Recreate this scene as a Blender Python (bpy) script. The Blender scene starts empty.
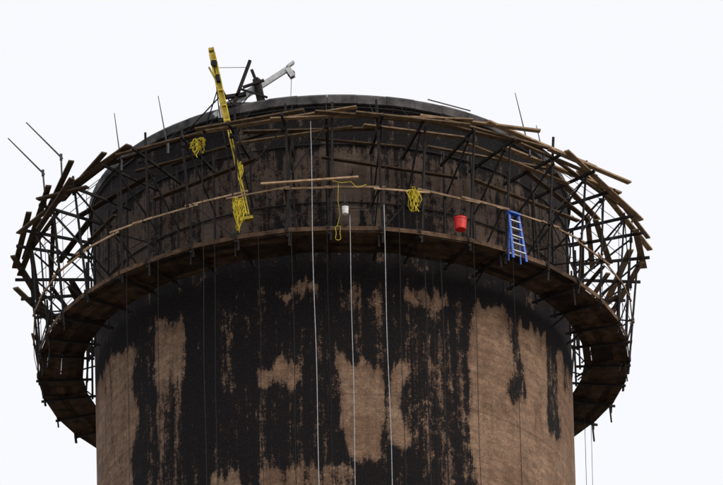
import bpy, bmesh, math, random
import numpy as np
from mathutils import Vector, Matrix, noise
random.seed(7)
R0=8.0; ZR=120.0; ZW=ZR-6.12; HR=6.12
rad=math.radians
scene=bpy.context.scene
def P(r,th,h):
    a=rad(th); return Vector((r*math.sin(a),-r*math.cos(a),ZW+h))
# ------------------------------------------------------------ materials
def newmat(name):
    m=bpy.data.materials.new(name); m.use_nodes=True
    nt=m.node_tree; b=nt.nodes['Principled BSDF']; return m,nt,b
def N(nt,t,**k):
    n=nt.nodes.new(t)
    for a,v in k.items():
        if a in('inputs',):
            for i,x in v.items(): n.inputs[i].default_value=x
        else: setattr(n,a,v)
    return n
def L(nt,a,b): nt.links.new(a,b)
def simple(name,c1,c2,scale=6,rough=.7,metal=0,bump=.2,use_tone=False,spec=.5,stretch=None):
    m,nt,b=newmat(name)
    tc=N(nt,'ShaderNodeTexCoord')
    n=N(nt,'ShaderNodeTexNoise',inputs={'Scale':scale,'Detail':6,'Roughness':.65}); L(nt,tc.outputs['Object'],n.inputs['Vector'])
    r=N(nt,'ShaderNodeValToRGB'); r.color_ramp.elements[0].position=.35; r.color_ramp.elements[1].position=.68
    r.color_ramp.elements[0].color=(*c1,1); r.color_ramp.elements[1].color=(*c2,1)
    L(nt,n.outputs['Fac'],r.inputs['Fac']); out=r.outputs['Color']
    if use_tone:
        a=N(nt,'ShaderNodeAttribute',attribute_name='tone')
        mx=N(nt,'ShaderNodeVectorMath',operation='SCALE'); L(nt,out,mx.inputs[0]); L(nt,a.outputs['Fac'],mx.inputs['Scale']); out=mx.outputs[0]
    L(nt,out,b.inputs['Base Color']); b.inputs['Roughness'].default_value=rough; b.inputs['Metallic'].default_value=metal
    b.inputs['Specular IOR Level'].default_value=spec
    bp=N(nt,'ShaderNodeBump',inputs={'Strength':bump,'Distance':.02}); L(nt,n.outputs['Fac'],bp.inputs['Height']); L(nt,bp.outputs['Normal'],b.inputs['Normal'])
    return m
M={}
M['steel']=simple('blackened_steel',(.008,.008,.010),(.026,.021,.019),9,.8,spec=.25)
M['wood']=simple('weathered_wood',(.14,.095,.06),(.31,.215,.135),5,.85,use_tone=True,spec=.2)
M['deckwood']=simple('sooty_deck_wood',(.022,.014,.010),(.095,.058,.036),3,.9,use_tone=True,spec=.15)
M['yellow']=simple('yellow_paint',(.26,.19,.008),(.70,.54,.02),5,.5)
M['yrope']=simple('yellow_rope_fibre',(.42,.33,.01),(.70,.57,.04),20,.8)
M['grey']=simple('galvanised_metal',(.30,.31,.32),(.5,.51,.52),7,.45,.3)
M['white']=simple('white_rope_fibre',(.26,.27,.29),(.46,.47,.49),12,.8)
M['wplastic']=simple('white_plastic',(.6,.6,.6),(.8,.8,.8),9,.5)
M['red']=simple('red_plastic',(.50,.008,.006),(.72,.015,.01),9,.45)
M['blue']=simple('blue_fibreglass',(.008,.07,.40),(.015,.12,.58),9,.4)
M['cable']=simple('dark_cable',(.01,.01,.011),(.02,.02,.02),9,.8,spec=.2)
M['coping']=simple('coping_concrete',(.030,.030,.033),(.13,.125,.125),1.6,.9,spec=.2)
M['rod']=simple('rod_metal',(.03,.03,.035),(.06,.06,.07),9,.5,.3)
M['ground']=simple('ground_gravel',(.10,.09,.075),(.2,.18,.15),.35,.95)
# wall
m,nt,b=newmat('sooty_concrete'); M['wall']=m
uv=N(nt,'ShaderNodeUVMap',uv_map='UVMap')
def mp(sx,sy,ox=0,oy=0):
    q=N(nt,'ShaderNodeMapping'); q.inputs['Scale'].default_value=(sx,sy,1); q.inputs['Location'].default_value=(ox,oy,0)
    L(nt,uv.outputs['UV'],q.inputs['Vector']); return q.outputs['Vector']
def noi(v,detail=8,rough=.6,dist=0,scale=1):
    n=N(nt,'ShaderNodeTexNoise',inputs={'Scale':scale,'Detail':detail,'Roughness':rough,'Distortion':dist}); L(nt,v,n.inputs['Vector']); return n.outputs['Fac']
def math_(op,a,b2=None,c=None,clamp=False):
    n=N(nt,'ShaderNodeMath',operation=op,use_clamp=clamp)
    for i,x in enumerate((a,b2,c)):
        if x is None: continue
        if isinstance(x,(int,float)): n.inputs[i].default_value=x
        else: L(nt,x,n.inputs[i])
    return n.outputs[0]
def sstep(v,a,bb):
    n=N(nt,'ShaderNodeMapRange',interpolation_type='SMOOTHSTEP'); L(nt,v,n.inputs['Value'])
    n.inputs['From Min'].default_value=a; n.inputs['From Max'].default_value=bb; return n.outputs['Result']
def mix(f,a,bb,bt='MIX'):
    n=N(nt,'ShaderNodeMix',data_type='RGBA',blend_type=bt)
    if isinstance(f,(int,float)): n.inputs[0].default_value=f
    else: L(nt,f,n.inputs[0])
    for i,x in ((6,a),(7,bb)):
        if isinstance(x,tuple): n.inputs[i].default_value=(*x,1)
        else: L(nt,x,n.inputs[i])
    return n.outputs[2]
att=N(nt,'ShaderNodeAttribute',attribute_name='soot_and_tone').outputs['Fac']
n1=noi(mp(1.5,.55),10,.70,.3)
n2=noi(mp(4.2,3.0,3),9,.82)
n3=noi(mp(4.0,.12,7),6,.70)
n4=noi(mp(16,14,2),5,.85)
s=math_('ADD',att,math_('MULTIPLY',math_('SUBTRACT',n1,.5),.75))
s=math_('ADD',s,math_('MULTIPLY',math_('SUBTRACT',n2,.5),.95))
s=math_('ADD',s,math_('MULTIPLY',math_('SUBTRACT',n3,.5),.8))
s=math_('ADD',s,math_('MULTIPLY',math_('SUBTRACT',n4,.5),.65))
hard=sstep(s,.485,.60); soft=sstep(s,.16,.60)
big=noi(mp(.5,.4,11),6,.6)
base=mix(sstep(big,.35,.65),(.33,.195,.12),(.50,.33,.22))
mot=noi(mp(2.6,4.0,15),9,.88)
base=mix(sstep(mot,.40,.60),mix(.6,base,(.13,.08,.055)),base)
grain=noi(mp(12,24,5),4,.88)
base=mix(sstep(grain,.34,.62),mix(.65,base,(.10,.066,.048)),base)
sep=N(nt,'ShaderNodeSeparateXYZ'); L(nt,uv.outputs['UV'],sep.inputs[0])
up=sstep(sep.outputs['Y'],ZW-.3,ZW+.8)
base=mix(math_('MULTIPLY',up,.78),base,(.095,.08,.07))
br=N(nt,'ShaderNodeTexBrick',inputs={'Scale':1,'Mortar Size':.016,'Mortar Smooth':.4,'Brick Width':.5,'Row Height':.2,'Bias':0})
br.inputs['Color1'].default_value=(1,1,1,1); br.inputs['Color2'].default_value=(.52,.52,.52,1); br.inputs['Mortar'].default_value=(.6,.6,.6,1)
L(nt,uv.outputs['UV'],br.inputs['Vector'])
base=mix(.6,base,br.outputs['Color'],'MULTIPLY')
fr=math_('FRACT',math_('DIVIDE',math_('ADD',sep.outputs['Y'],math_('MULTIPLY',n2,.12)),2.3))
joint=math_('SUBTRACT',1,sstep(math_('ABSOLUTE',math_('SUBTRACT',fr,.5)),.006,.022))
base=mix(math_('MULTIPLY',joint,.32),base,(.06,.045,.035))
sp=sstep(noi(mp(6,7,21),7,.88),.575,.64)
base=mix(math_('MULTIPLY',sp,.65),base,mix(up,(.62,.50,.41),(.24,.20,.17)))
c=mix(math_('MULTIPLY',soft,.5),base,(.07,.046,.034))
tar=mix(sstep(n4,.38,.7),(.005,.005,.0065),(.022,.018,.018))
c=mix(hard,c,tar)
fl=sstep(noi(mp(8,4,31),7,.86),.59,.66)
c=mix(math_('MULTIPLY',fl,.42),c,(.13,.085,.06))
L(nt,c,b.inputs['Base Color']); b.inputs['Roughness'].default_value=.95; b.inputs['Specular IOR Level'].default_value=.15
bp=N(nt,'ShaderNodeBump',inputs={'Strength':.8,'Distance':.035}); L(nt,math_('ADD',n4,math_('MULTIPLY',grain,.8)),bp.inputs['Height']); L(nt,bp.outputs['Normal'],b.inputs['Normal'])
# ------------------------------------------------------------ geometry helpers
class B:
    def __init__(s): s.bm=bmesh.new(); s.t=s.bm.verts.layers.float.new('tone')
    def beam(s,p1,p2,w,t,up=(0,0,1),tone=1.0):
        p1=Vector(p1);p2=Vector(p2);d=(p2-p1).normalized();u=Vector(up)
        sd=d.cross(u)
        if sd.length<1e-3: sd=d.cross(Vector((1,0,0)))
        sd.normalize(); u=sd.cross(d)
        vs=[]
        for p in(p1,p2):
            for a,b_ in((-1,-1),(1,-1),(1,1),(-1,1)):
                v=s.bm.verts.new(p+sd*a*w/2+u*b_*t/2); v[s.t]=tone; vs.append(v)
        for f in((0,1,2,3),(7,6,5,4),(0,4,5,1),(1,5,6,2),(2,6,7,3),(3,7,4,0)):
            s.bm.faces.new([vs[i] for i in f])
    def tube(s,pts,r,n=6,tone=1.0,cap=True):
        pts=[Vector(p) for p in pts]; rings=[]
        prev=None
        for i,p in enumerate(pts):
            d=(pts[min(i+1,len(pts)-1)]-pts[max(i-1,0)]).normalized()
            a=prev if prev is not None else (Vector((0,0,1)) if abs(d.z)<.9 else Vector((1,0,0)))
            x=(a-d*a.dot(d))
            if x.length<1e-4: x=d.orthogonal()
            x.normalize(); prev=x; y=d.cross(x)
            rr=r[i] if isinstance(r,(list,tuple)) else r
            ring=[]
            for k in range(n):
                v=s.bm.verts.new(p+x*rr*math.cos(2*math.pi*k/n)+y*rr*math.sin(2*math.pi*k/n)); v[s.t]=tone; ring.append(v)
            rings.append(ring)
        for a,b_ in zip(rings,rings[1:]):
            for k in range(n): s.bm.faces.new([a[k],a[(k+1)%n],b_[(k+1)%n],b_[k]])
        if cap: s.bm.faces.new(rings[0][::-1]); s.bm.faces.new(rings[-1])
    def lathe(s,c,prof,n=24,axis=(0,0,1)):
        rot=Vector((0,0,1)).rotation_difference(Vector(axis)); c=Vector(c); rings=[]
        for r,z in prof:
            rings.append([s.bm.verts.new(c+rot@Vector((r*math.cos(2*math.pi*k/n),r*math.sin(2*math.pi*k/n),z))) for k in range(n)])
        for q in rings:
            for v in q: v[s.t]=1
        for a,b_ in zip(rings,rings[1:]):
            for k in range(n): s.bm.faces.new([a[k],a[(k+1)%n],b_[(k+1)%n],b_[k]])
    def done(s,name,mat,parent=None,smooth=False):
        bmesh.ops.recalc_face_normals(s.bm,faces=s.bm.faces)
        me=bpy.data.meshes.new(name); s.bm.to_mesh(me); s.bm.free(); me.materials.append(M[mat])
        if smooth:
            for p in me.polygons:p.use_smooth=True
        o=bpy.data.objects.new(name,me); scene.collection.objects.link(o)
        if parent: o.parent=parent
        return o
def empty(name):
    e=bpy.data.objects.new(name,None); scene.collection.objects.link(e); return e
rnd=random.uniform
# ------------------------------------------------------------ ground
g=B(); vs=[g.bm.verts.new((3000*math.cos(a*math.pi/32),3000*math.sin(a*math.pi/32),0)) for a in range(64)]; g.bm.faces.new(vs); g.done('ground','ground')
# ------------------------------------------------------------ chimney
chim=empty('concrete_chimney')
def Rw(z):
    pts=[(0,9.4),(60,8.2),(95,7.86),(108,7.88),(114,7.93),(120,8.0)]
    for (a,ra),(b_,rb) in zip(pts,pts[1:]):
        if z<=b_:
            t=(z-a)/(b_-a); return ra+(rb-ra)*t
    return 8.0
zs=list(np.linspace(0,ZW-12,40))+list(np.arange(ZW-11.8,ZR-.001,.14))+[ZR]
NT=480
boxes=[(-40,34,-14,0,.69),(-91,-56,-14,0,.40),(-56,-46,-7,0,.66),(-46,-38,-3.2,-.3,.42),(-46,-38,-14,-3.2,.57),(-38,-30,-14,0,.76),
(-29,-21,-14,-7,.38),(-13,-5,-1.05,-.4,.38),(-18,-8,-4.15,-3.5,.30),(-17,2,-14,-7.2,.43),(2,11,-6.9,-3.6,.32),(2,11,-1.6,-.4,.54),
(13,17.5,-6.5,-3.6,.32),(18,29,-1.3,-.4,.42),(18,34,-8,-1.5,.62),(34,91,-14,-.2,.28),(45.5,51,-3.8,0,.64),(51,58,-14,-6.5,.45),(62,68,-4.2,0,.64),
(72,80,-2,0,.5),(-181,181,-.75,.15,.80),(-181,181,.15,1.4,.70),(-181,181,1.4,4.2,.52),(-181,181,4.2,6.4,.68),(1,9,1.7,4,.40),(-30,-20,1.6,3,.42),(-60,-48,1.4,4,.44),(15,24,0,2.4,.66),(34,42,1.6,3.5,.44)]  # includes an all-round band, darker just below the walkway
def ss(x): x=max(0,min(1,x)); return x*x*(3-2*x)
def soot_and_tone(th,h):
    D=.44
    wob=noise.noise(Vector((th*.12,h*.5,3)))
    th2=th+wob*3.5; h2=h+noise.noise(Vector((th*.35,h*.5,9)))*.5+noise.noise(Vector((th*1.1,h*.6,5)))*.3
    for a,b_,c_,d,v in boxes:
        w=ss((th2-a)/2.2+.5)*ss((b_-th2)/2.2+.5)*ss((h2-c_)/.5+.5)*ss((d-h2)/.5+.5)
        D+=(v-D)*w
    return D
verts=[];sv=[];uvs=[]
for z in zs:
    r=Rw(z)
    for k in range(NT+1):
        th=-180+360*k/NT; a=rad(th)
        verts.append((r*math.sin(a),-r*math.cos(a),z)); uvs.append((a*8,z)); sv.append(soot_and_tone(th,z-ZW))
faces=[]
W=NT+1
for i in range(len(zs)-1):
    for k in range(NT): faces.append((i*W+k,i*W+k+1,(i+1)*W+k+1,(i+1)*W+k))
me=bpy.data.meshes.new('shell'); me.from_pydata(verts,[],faces)
at=me.attributes.new('soot_and_tone','FLOAT','POINT'); at.data.foreach_set('value',sv)
ul=me.uv_layers.new(name='UVMap')
li=np.empty(len(me.loops),dtype=np.int32); me.loops.foreach_get('vertex_index',li)
ul.data.foreach_set('uv',np.array(uvs)[li].astype(np.float32).ravel())
me.materials.append(M['wall'])
for p in me.polygons:p.use_smooth=True
o=bpy.data.objects.new('shell',me); scene.collection.objects.link(o); o.parent=chim
q=B(); q.lathe((0,0,0),[(7.5,20),(7.5,ZR),(7.98,ZR+.003)],96); q.done('flue_lining','cable',chim)
q=B()
for k in range(52):
    a0=k*360/52+.04; a1=(k+1)*360/52-.04; dz=rnd(-.012,.012)
    sec=[]
    for a in np.linspace(a0,a1,4):
        sec.append([q.bm.verts.new(P(r,a,HR+h+dz)) for r,h in((8.03,-.30),(8.10,-.28),(8.12,-.02),(8.06,.06),(7.45,.06),(7.45,-.2))])
    for A,C in zip(sec,sec[1:]):
        for j in range(6): q.bm.faces.new([A[j],A[(j+1)%6],C[(j+1)%6],C[j]])
    q.bm.faces.new(sec[0]); q.bm.faces.new(sec[-1][::-1])
q.done('coping','coping',chim)
q=B()
for h,r in((HR-.42,8.06),(4.35,8.03),(2.2,8.02)):
    q.tube([P(r,a,h) for a in range(0,361,3)],.03,6,cap=False)
q.done('hoop_cables','cable',chim)
# ------------------------------------------------------------ scaffold
sc=empty('suspended_scaffold')
NB=40
st=B(); wd=B(); dk=B(); cb=B()
DH=.24
ths=[i*9+rnd(-1.3,1.3) for i in range(NB)]
for i,th in enumerate(ths):
    tang=Vector((math.cos(rad(th)),math.sin(rad(th)),0))
    def Q(r,h,dt=0): return P(r,th,h)+tang*dt
    e=rnd(0,.6)
    st.beam(Q(8.2,-.0),Q(8.2,4.3+rnd(0,.3),rnd(-.06,.06)),.06,.06)
    ot=10.15+rnd(-.15,.2)
    st.beam(Q(9.8,-.05-rnd(0,.2),.05),Q(ot,4.25+e,.05+rnd(-.2,.2)),.07,.055)
    if random.random()<.3: st.beam(Q(9.6,DH,-.12),Q(9.5+rnd(0,.4),rnd(2.6,4.4),rnd(-.4,.2)),.05,.05)
    st.beam(Q(8.02,DH-.14),Q(9.86+rnd(0,.12),DH-.14),.06,.07)
    st.beam(Q(8.05,3.9+rnd(-.1,.1)),Q(10.45+rnd(0,.25),3.98+rnd(-.05,.2)),.07,.09)
    st.beam(Q(8.2,2.3+rnd(-.3,.3),.04),Q(ot-.1,3.9,.04),.05,.05)
    if random.random()<.35: st.beam(Q(8.15,1.95,-.04),Q(10.05,1.75+rnd(-.1,.1),-.04),.04,.04)
    if random.random()<.3: st.beam(Q(8.25,.2,-.06),Q(9.95,1.8,-.06),.04,.04)
    if random.random()<.25: st.beam(Q(8.02,-.3,.02),Q(8.6,.05,.02),.05,.05)
    if random.random()<.35: st.beam(Q(9.7,DH-.1,-.08),Q(9.75,-.25-rnd(0,.4),-.08),.045,.045)
    for hh in(0.25,1.68,3.8): st.beam(Q(9.82+(ot-9.82)*hh/4.2,hh,-.03),Q(9.82+(ot-9.82)*hh/4.2,hh+.14,-.03),.12,.11)
    cb.tube([Q(8.12,HR-.3),Q(10.0,3.95)],.012,5)
    if random.random()<.5: cb.tube([Q(9.95,3.95,.2),Q(9.85,.3,.2+rnd(-.1,.1))],.010,5)
for i in range(NB):
    t0=ths[i]; t1=ths[(i+1)%NB]+(360 if i==NB-1 else 0)
    zz=DH-.045+(i%2)*.046; bay=rnd(.75,1.2)
    for k in range(6):
        r=8.50+k*.242; j=rnd(-.012,.012)
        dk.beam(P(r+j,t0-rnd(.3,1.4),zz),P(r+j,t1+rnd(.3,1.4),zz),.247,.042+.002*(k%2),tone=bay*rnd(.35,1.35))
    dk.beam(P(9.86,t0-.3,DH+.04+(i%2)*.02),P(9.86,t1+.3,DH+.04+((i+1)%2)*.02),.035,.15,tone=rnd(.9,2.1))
    h0=1.72
    ex0=rnd(.5,3);ex1=rnd(.5,3);
    wd.beam(P(10.03,t0-ex0,h0+rnd(-.09,.09)),P(10.03,t1+ex1,h0+rnd(-.09,.09)),.04,rnd(.045,.075),tone=rnd(.8,1.8))
    cb.tube([P(9.97,t0,1.0),P(9.96,(t0+t1)/2,.93),P(9.97,t1,1.0)],.012,5)
    for(ha,hb,p) in((.2,1.9,.12),(2.0,3.9,.28)):
        if random.random()<p: st.beam(P(9.87+ha*.08,t0,ha),P(9.87+hb*.08,t1,hb),.035,.035)
        if random.random()<p: st.beam(P(9.9+hb*.08,t0,hb),P(9.9+ha*.08,t1,ha),.035,.035)
def sun_side_tone(th): return .42+.85*ss((math.sin(rad(th))+.5)/1.2)   # sunlit side painted into board tone: brighter to the right, darker left
for r,h,step,tn in((10.45,4.12,17,1.1),(10.15,4.22,22,.95),(9.5,4.1,26,.75),(8.9,4.05,26,.6),(8.7,3.3,38,.6)):
    th=-180.
    while th<180:
        ln=rnd(3.2,5.0); half=math.degrees(math.atan(ln/2/r)); s_=1/math.cos(rad(half))
        rr=r+rnd(-.1,.15); tl=rnd(-.2,.28)
        a=P(rr*s_*.985+rnd(-.3,.2),th-half,h+rnd(-.05,.12)); c_=P(rr*s_*.985+rnd(-.3,.3),th+half,h+tl)
        if random.random()<.86: wd.beam(a,c_,rnd(.13,.23),.05,tone=tn*rnd(.4,1.4)*sun_side_tone(th))
        th+=step*rnd(.75,1.15)
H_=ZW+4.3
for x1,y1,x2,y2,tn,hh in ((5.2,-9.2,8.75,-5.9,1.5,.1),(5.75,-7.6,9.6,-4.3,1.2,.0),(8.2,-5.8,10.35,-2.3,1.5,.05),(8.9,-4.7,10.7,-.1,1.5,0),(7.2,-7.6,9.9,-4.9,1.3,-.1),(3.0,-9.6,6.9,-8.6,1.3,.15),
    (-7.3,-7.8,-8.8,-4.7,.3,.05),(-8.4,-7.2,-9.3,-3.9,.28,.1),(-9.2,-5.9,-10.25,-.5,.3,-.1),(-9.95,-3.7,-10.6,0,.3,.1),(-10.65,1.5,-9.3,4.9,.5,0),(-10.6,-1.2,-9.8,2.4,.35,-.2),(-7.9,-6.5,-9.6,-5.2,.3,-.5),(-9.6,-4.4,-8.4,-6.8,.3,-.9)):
    wd.beam((x1,y1,H_+hh),(x2,y2,H_+hh*.4+rnd(-.1,.1)),.19,.06,tone=tn)  # left planks toned dark, right ones bright: sunlight from the right put into tone
wd.beam((-3.95,-9.55,ZW+4.1),(.95,-10.2,ZW+4.5),.2,.05,tone=1.0)
wd.beam((-2.2,-9.95,ZW+1.9),(.95,-10.15,ZW+1.96),.1,.06,tone=1.8)
wd.beam((-3.0,-9.4,ZW+3.7),(.8,-9.9,ZW+3.95),.15,.05,tone=.8)
wd.beam((1.7,-10.25,ZW+4.1),(4.7,-9.6,ZW+4.25),.2,.05,tone=1.0)
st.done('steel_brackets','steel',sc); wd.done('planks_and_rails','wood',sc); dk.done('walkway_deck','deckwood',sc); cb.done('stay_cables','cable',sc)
# ------------------------------------------------------------ lightning rods
def rod(pts,r):
    q=B(); q.tube(pts,r,6); q.tube([Vector(pts[0])-Vector((0,0,.15)),Vector(pts[0])+Vector((0,0,.25))],.045,8); q.done('lightning_rod','rod')
def up_(p,dx,dy,dz): return p+Vector((dx,dy,dz))
for th,r,path in((-65,10.3,[(0,0,0),(-.12,0,1.5)]),(-60,10.3,[(.15,0,0),(.1,0,1.65)])):
    p=P(r,th,4.0); q=B(); pts=[up_(p,*d) for d in path]; q.tube(pts,.03,6)
    t=pts[-1]; q.tube([t+Vector((.05,0,-.05)),t+Vector((-1.15,0,1.35))],[.032,.02],6); q.beam(t-Vector((0,0,.1)),t+Vector((0,0,.12)),.09,.09); q.done('lightning_rod','rod')
def sh(p,dx): return p+Vector((dx,0,0))
p=sh(P(10.2,-43,4.0),.2); rod([p,up_(p,-.22,0,2.0)],[.025,.012])
p=sh(P(10.2,-33,4.0),.35); rod([p,up_(p,-.3,0,2.0)],[.025,.012])
p=P(10.2,40,4.0); rod([p,up_(p,-.4,0,2.2)],[.025,.012])
p=P(10.2,43.5,4.0); rod([p,up_(p,-.2,0,1.2)],[.025,.012])
q=B(); q.tube([(3.3,-7.3,ZR+.2),(4.7,-6.6,ZR+.12)],.025,6); q.done('scaffold_pole','rod')
# ------------------------------------------------------------ yellow hoist mast
hm=empty('hoist_mast')
top=Vector((-3.72,-8.9,ZW+7.35)); bot=Vector((-2.62,-9.0,ZW+1.15)); mid=top.lerp(bot,.46)
ax=(bot-top).normalized(); side=Vector((1,0,0)); side=(side-ax*side.dot(ax)).normalized(); fr_=ax.cross(side)
q=B()
for s_ in(-1,1): q.beam(top+side*s_*.085,mid+side*s_*.085,.035,.17,up=fr_)
q.beam(top,mid,.17,.03,up=fr_)
for k in range(5):
    c_=top.lerp(mid,(k+.5)/5); q.beam(c_-side*.1,c_+side*.1,.05,.18,up=fr_)
q.beam(mid-ax*.3-side*.04,bot-side*.04,.04,.12,up=fr_); q.beam(mid-ax*.3+side*.04,bot+side*.04,.04,.12,up=fr_)
for k in range(8):
    c_=mid.lerp(bot,(k+.3)/8); c2=mid.lerp(bot,(k+.8)/8); q.beam(c_-side*.04,c2+side*.04,.03,.09,up=fr_)
q.beam(top-ax*.12-side*.09,top-ax*.12+side*.09,.1,.2,up=fr_)
q.beam(top+ax*.5-side*.2,top+ax*1.2-side*.02,.05,.07,up=fr_)
q.beam(bot-side*.14,bot+side*.14,.1,.2,up=fr_)
q.done('mast','yellow',hm)
q=B(); q.lathe(top+ax*.45+fr_*.12-side*.02,[(.0,-.04),(.11,-.04),(.08,0),(.11,.04),(0,.04)],18,axis=fr_)
q.beam(top+ax*.9+fr_*.1,top+ax*1.15+fr_*.1,.12,.14,up=fr_)
q.tube([top+ax*.35,up_(top,.2,-.1,-2.2),(-3.0,-9.2,ZW+1.6)],.018,6)
ch=[top+ax*1.0]
for k in range(1,12):
    t=k/11; p=(top+ax*1.0).lerp(Vector((-2.5,-7.9,ZR+.25)),t); ch.append(p-Vector((0,0,.7*math.sin(math.pi*t))))
q.tube(ch,.022,6)
q.tube([top+ax*1.2,(-4.2,-8.2,ZW+4.2)],.02,5)
q.tube([top+ax*1.6,(-5.2,-8.1,ZW+4.2)],.025,5)
q.done('sheave_and_chains','cable',hm)
def tangle(name,c,w,h,mat='yrope',r=.014,loops=8,par=None,seed=1):
    rs=random.Random(seed); q=B(); c=Vector(c)
    for l in range(loops):
        cx=c+Vector((rs.uniform(-.3,.3)*w,rs.uniform(-.1,.1),rs.uniform(-.08,.05))); hh=h*rs.uniform(.4,1.05); ww=w*rs.uniform(.15,.5); tw=rs.uniform(-.25,.25)
        pts=[]
        for k in range(23):
            a=2*math.pi*k/22; z_=-hh*.5+hh*.5*math.cos(a)
            pts.append(cx+Vector((ww*math.sin(a)*(.6+.4*math.cos(a+tw*4))+tw*z_*.6,.09*math.sin(a*2+l),z_))+Vector((rs.uniform(-.035,.035),0,rs.uniform(-.03,.03))))
        q.tube(pts,r,5)
    for k in range(4): q.tube([c+Vector((-.1*w,-.1,-.12-.03*k-.1*h)),c+Vector((.1*w,-.12,-.1-.03*k-.1*h))],r*1.2,5)
    x=0;pts=[]
    for k in range(6): pts.append(c+Vector((x,-.1,-h*.6-.08*k))); x+=rs.uniform(-.06,.07)
    q.tube(pts,r,5)
    return q.done(name,mat,par)
tangle('rope_coil',(-2.95,-9.7,ZW+1.5),.45,1.1,seed=2,loops=12)
tangle('rope_coil',(2.7,-9.75,ZW+1.65),.42,.75,seed=5,loops=11)
tangle('rope_coil',(-4.25,-9.2,ZW+3.95),.5,.45,seed=8,loops=8,r=.018)
tangle('rope_coil',(-2.85,-9.6,ZW+2.9),.22,1.0,seed=12,loops=3)
q=B()
q.tube([(.1,-10.15,ZW+1.85),(.4,-10.18,ZW+1.75),(.7,-10.15,ZW+1.8),(.9,-10.2,ZW+1.55),(1.2,-10.12,ZW+1.7)],.011,5)
q.tube([(.3,-10.15,ZW+1.75),(.27,-10.15,ZW+1.1),(.33,-10.14,ZW+.6),(.22,-10.12,ZW+.2)],.007,5)
pts=[Vector((.25+.09*math.sin(a)+.03*math.sin(3*a),-10.12,ZW+.22-.26*(1-math.cos(a)))) for a in np.linspace(0,6.28,18)]
q.tube(pts,.009,5); q.done('yellow_rope','yrope')
# ------------------------------------------------------------ jib davit on the rim
dv=empty('davit_arm')
a=Vector((-3.55,-7.4,ZW+5.95)); e=Vector((-1.2,-7.1,ZW+7.75)); d=(e-a).normalized()
q=B()
q.beam(a-d*.2,e,.12,.17); q.beam(a+d*.1+Vector((0,0,.16)),a+d*1.5+Vector((0,0,.13)),.08,.09)
q.beam(e-d*.1-Vector((0,.08,.0)),e+Vector((.1,-.08,-.36)),.05,.18,up=d); q.beam(e-d*.1+Vector((0,.08,.0)),e+Vector((.1,.08,-.36)),.05,.18,up=d)
q.beam(e-d*.12+Vector((0,0,.08)),e+d*.16+Vector((0,0,.1)),.2,.08)
q.beam(a+Vector((.1,0,-.25)),a+Vector((.1,0,.2)),.25,.25)
q.done('arm','grey',dv)
q=B()
q.lathe(e+Vector((.05,-.02,-.25)),[(0,-.05),(.12,-.05),(.09,0),(.12,.05),(0,.05)],16,axis=(0,1,0))
b1=Vector((-2.15,-7.5,ZR+.1))
q.beam(b1,b1+Vector((-.15,.1,.95)),.2,.2); q.beam(b1+Vector((-.9,0,0)),b1+Vector((-.35,0,1.6)),.12,.1); q.beam(b1+Vector((.1,-.05,0)),b1+Vector((-.3,0,1.25)),.1,.1)
q.beam(b1+Vector((-.6,-.1,.55)),b1+Vector((.1,-.1,.8)),.08,.08); q.beam(b1+Vector((-1.3,0,-.05)),b1+Vector((.6,0,-.05)),.14,.12)
q.beam(b1+Vector((-.7,-.1,.5)),b1+Vector((.2,-.1,.15)),.06,.06); q.beam(b1+Vector((-1.2,0,.25)),b1+Vector((-.5,0,.35)),.12,.12)
q.tube([b1+Vector((-.4,0,1.35)),b1+Vector((-1.4,-.3,1.2)),top+ax*.9],.010,5)
q.tube([e+Vector((.05,-.05,-.3)),e+Vector((.0,-.4,-1.6))],.010,5)
q.done('base_frame','steel',dv)
# ------------------------------------------------------------ buckets
def bucket(c,r,h,mat):
    par=empty('bucket'); c=Vector(c)
    q=B(); q.lathe(c,[(0,0),(r*.82,0),(r*.84,.01),(r*.97,h*.82),(r*1.05,h*.83),(r*1.05,h*.87),(r*.99,h*.88),(r,h*.97),(r*1.06,h),(r*1.0,h+.005),(r*.94,h),(r*.8,.03),(0,.03)],28)
    q.done('pail',mat,par,False)
    q=B(); q.tube([c+Vector((r*1.03*math.cos(a),0,h*.9+h*.75*math.sin(a))) for a in np.linspace(0,math.pi,14)],.012,6)
    q.tube([c+Vector((0,0,h*1.65)),c+Vector((0,.02,h*1.65+.35))],.012,6)
    q.done('bail_handle','rod',par)
bucket((4.2,-9.12,ZW+.5),.21,.42,'red')
bucket((.5,-10.2,ZW+.6),.11,.25,'wplastic')
# ------------------------------------------------------------ stepladder
sl=empty('stepladder')
th=37.2; o0=P(10.12,th,-.08); tg=Vector((math.cos(rad(th)),math.sin(rad(th)),0)); ou=Vector((math.sin(rad(th)),-math.cos(rad(th)),0))
q=B();q2=B(); H=1.62
def lp(s_,h,o_=0):
    w=.27-.08*h/H; return o0+tg*(s_*w-.12*h)+ou*(o_*(1-h/H)-.02)+Vector((0,0,h))
for s_ in(-1,1):
    q.beam(lp(s_,0,0),lp(s_,H,0),.085,.045,up=ou)
    q.beam(lp(s_*.92,0.02,-.28),lp(s_*.92,H-.05,-.05),.05,.03,up=ou)
q.beam(lp(-1.15,H,0),lp(1.15,H,0),.2,.06); q.done('side_rails','blue',sl)
for k in range(1,6):
    h=H*k/6; q2.beam(lp(-1,h,0),lp(1,h,0),.09,.035)
for k in(1,3,5):
    h=H*k/6; q2.beam(lp(-.9,h,-.26),lp(.9,h,-.26),.03,.03)
q2.beam(lp(-1,H*.45,0),lp(-.92,H*.45,-.28),.02,.03); q2.done('steps','grey',sl)
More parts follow.
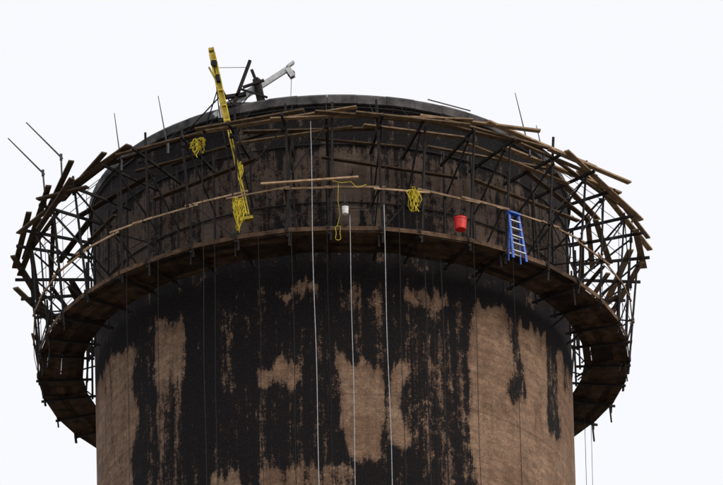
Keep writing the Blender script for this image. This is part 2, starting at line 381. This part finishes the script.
# ------------------------------------------------------------ ropes
def hang(name,x,y,h,mat,r,h2=None):
    q=B(); pts=[]
    zz=list(np.arange(h,-14,-.8))+[-40,-ZW+.1]
    for z_ in zz: pts.append((x+.012*math.sin(z_*.9+x)+.015*math.sin(z_*.37+3*x),y,ZW+z_))
    q.tube(pts,r,6); return q.done(name,mat)
hang('hanging_rope',-.55,-10.25,4.0,'white',.012)
hang('hanging_rope',.62,-10.1,.6,'white',.011)
hang('hanging_rope',1.75,-10.05,1.0,'white',.012)
for x,y,h,r in((2.2,-10.05,1.5,.010),(-4.1,-9.4,3.8,.013),(-3.75,-9.45,3.8,.010),(-1.25,-10.1,1.7,.011),(3.0,-8.6,.1,.018),(3.55,-8.45,.1,.018),
    (8.35,2.0,-.1,.009),(8.55,2.0,-.1,.008),(-5.6,-8.3,.2,.009),(-6.6,-7.5,.2,.009),(-2.3,-9.6,.2,.009),(3.25,-8.55,.1,.008),(4.6,-8.9,.2,.009),(5.9,-8.1,.2,.009),(-.1,-10.0,.2,.008),(-7.9,1.4,.2,.008)):
    hang('hanging_cable',x,y,h,'cable',r)
# ------------------------------------------------------------ world, sun, camera
w=bpy.data.worlds.new('World'); scene.world=w; w.use_nodes=True; nt=w.node_tree
bg=nt.nodes['Background']; outw=nt.nodes['World Output']
sun_el=38; sun_az=58
sk=N(nt,'ShaderNodeTexSky',sky_type='NISHITA'); sk.sun_disc=False; sk.sun_elevation=rad(sun_el); sk.sun_rotation=rad(180-sun_az); sk.dust_density=4
L(nt,sk.outputs[0],bg.inputs['Color']); bg.inputs['Strength'].default_value=.05
bg2=N(nt,'ShaderNodeBackground'); bg2.inputs['Color'].default_value=(1,.975,.97,1); bg2.inputs['Strength'].default_value=.89
ad=N(nt,'ShaderNodeAddShader'); L(nt,bg.outputs[0],ad.inputs[0]); L(nt,bg2.outputs[0],ad.inputs[1]); L(nt,ad.outputs[0],outw.inputs['Surface'])
ld=bpy.data.lights.new('sun','SUN'); ld.energy=1.1; ld.angle=rad(20); ld.color=(1,.93,.84)
lo=bpy.data.objects.new('sun',ld); scene.collection.objects.link(lo)
sd=Vector((math.sin(rad(sun_az))*math.cos(rad(sun_el)),-math.cos(rad(sun_az))*math.cos(rad(sun_el)),math.sin(rad(sun_el))))
lo.rotation_euler=(-sd).to_track_quat('-Z','Y').to_euler(); lo.location=sd*300
cam=bpy.data.cameras.new('camera'); co=bpy.data.objects.new('camera',cam); scene.collection.objects.link(co); scene.camera=co
cp=Vector((0,-222.5,1.7)); tgt=Vector((1.04,0,ZW+4.92)); f=(tgt-cp).normalized()
r_=f.cross(Vector((0,0,1))).normalized(); u=r_.cross(f); ph=rad(1.5)
u2=u*math.cos(ph)+r_*math.sin(ph); r2=f.cross(u2)
mt=Matrix((r2,u2,-f)).transposed().to_4x4(); mt.translation=cp; co.matrix_world=mt
cam.sensor_width=36; cam.lens=373; cam.clip_end=8000; cam.clip_start=1
scene.view_settings.view_transform='Standard'; scene.view_settings.look='None'; scene.view_settings.exposure=0
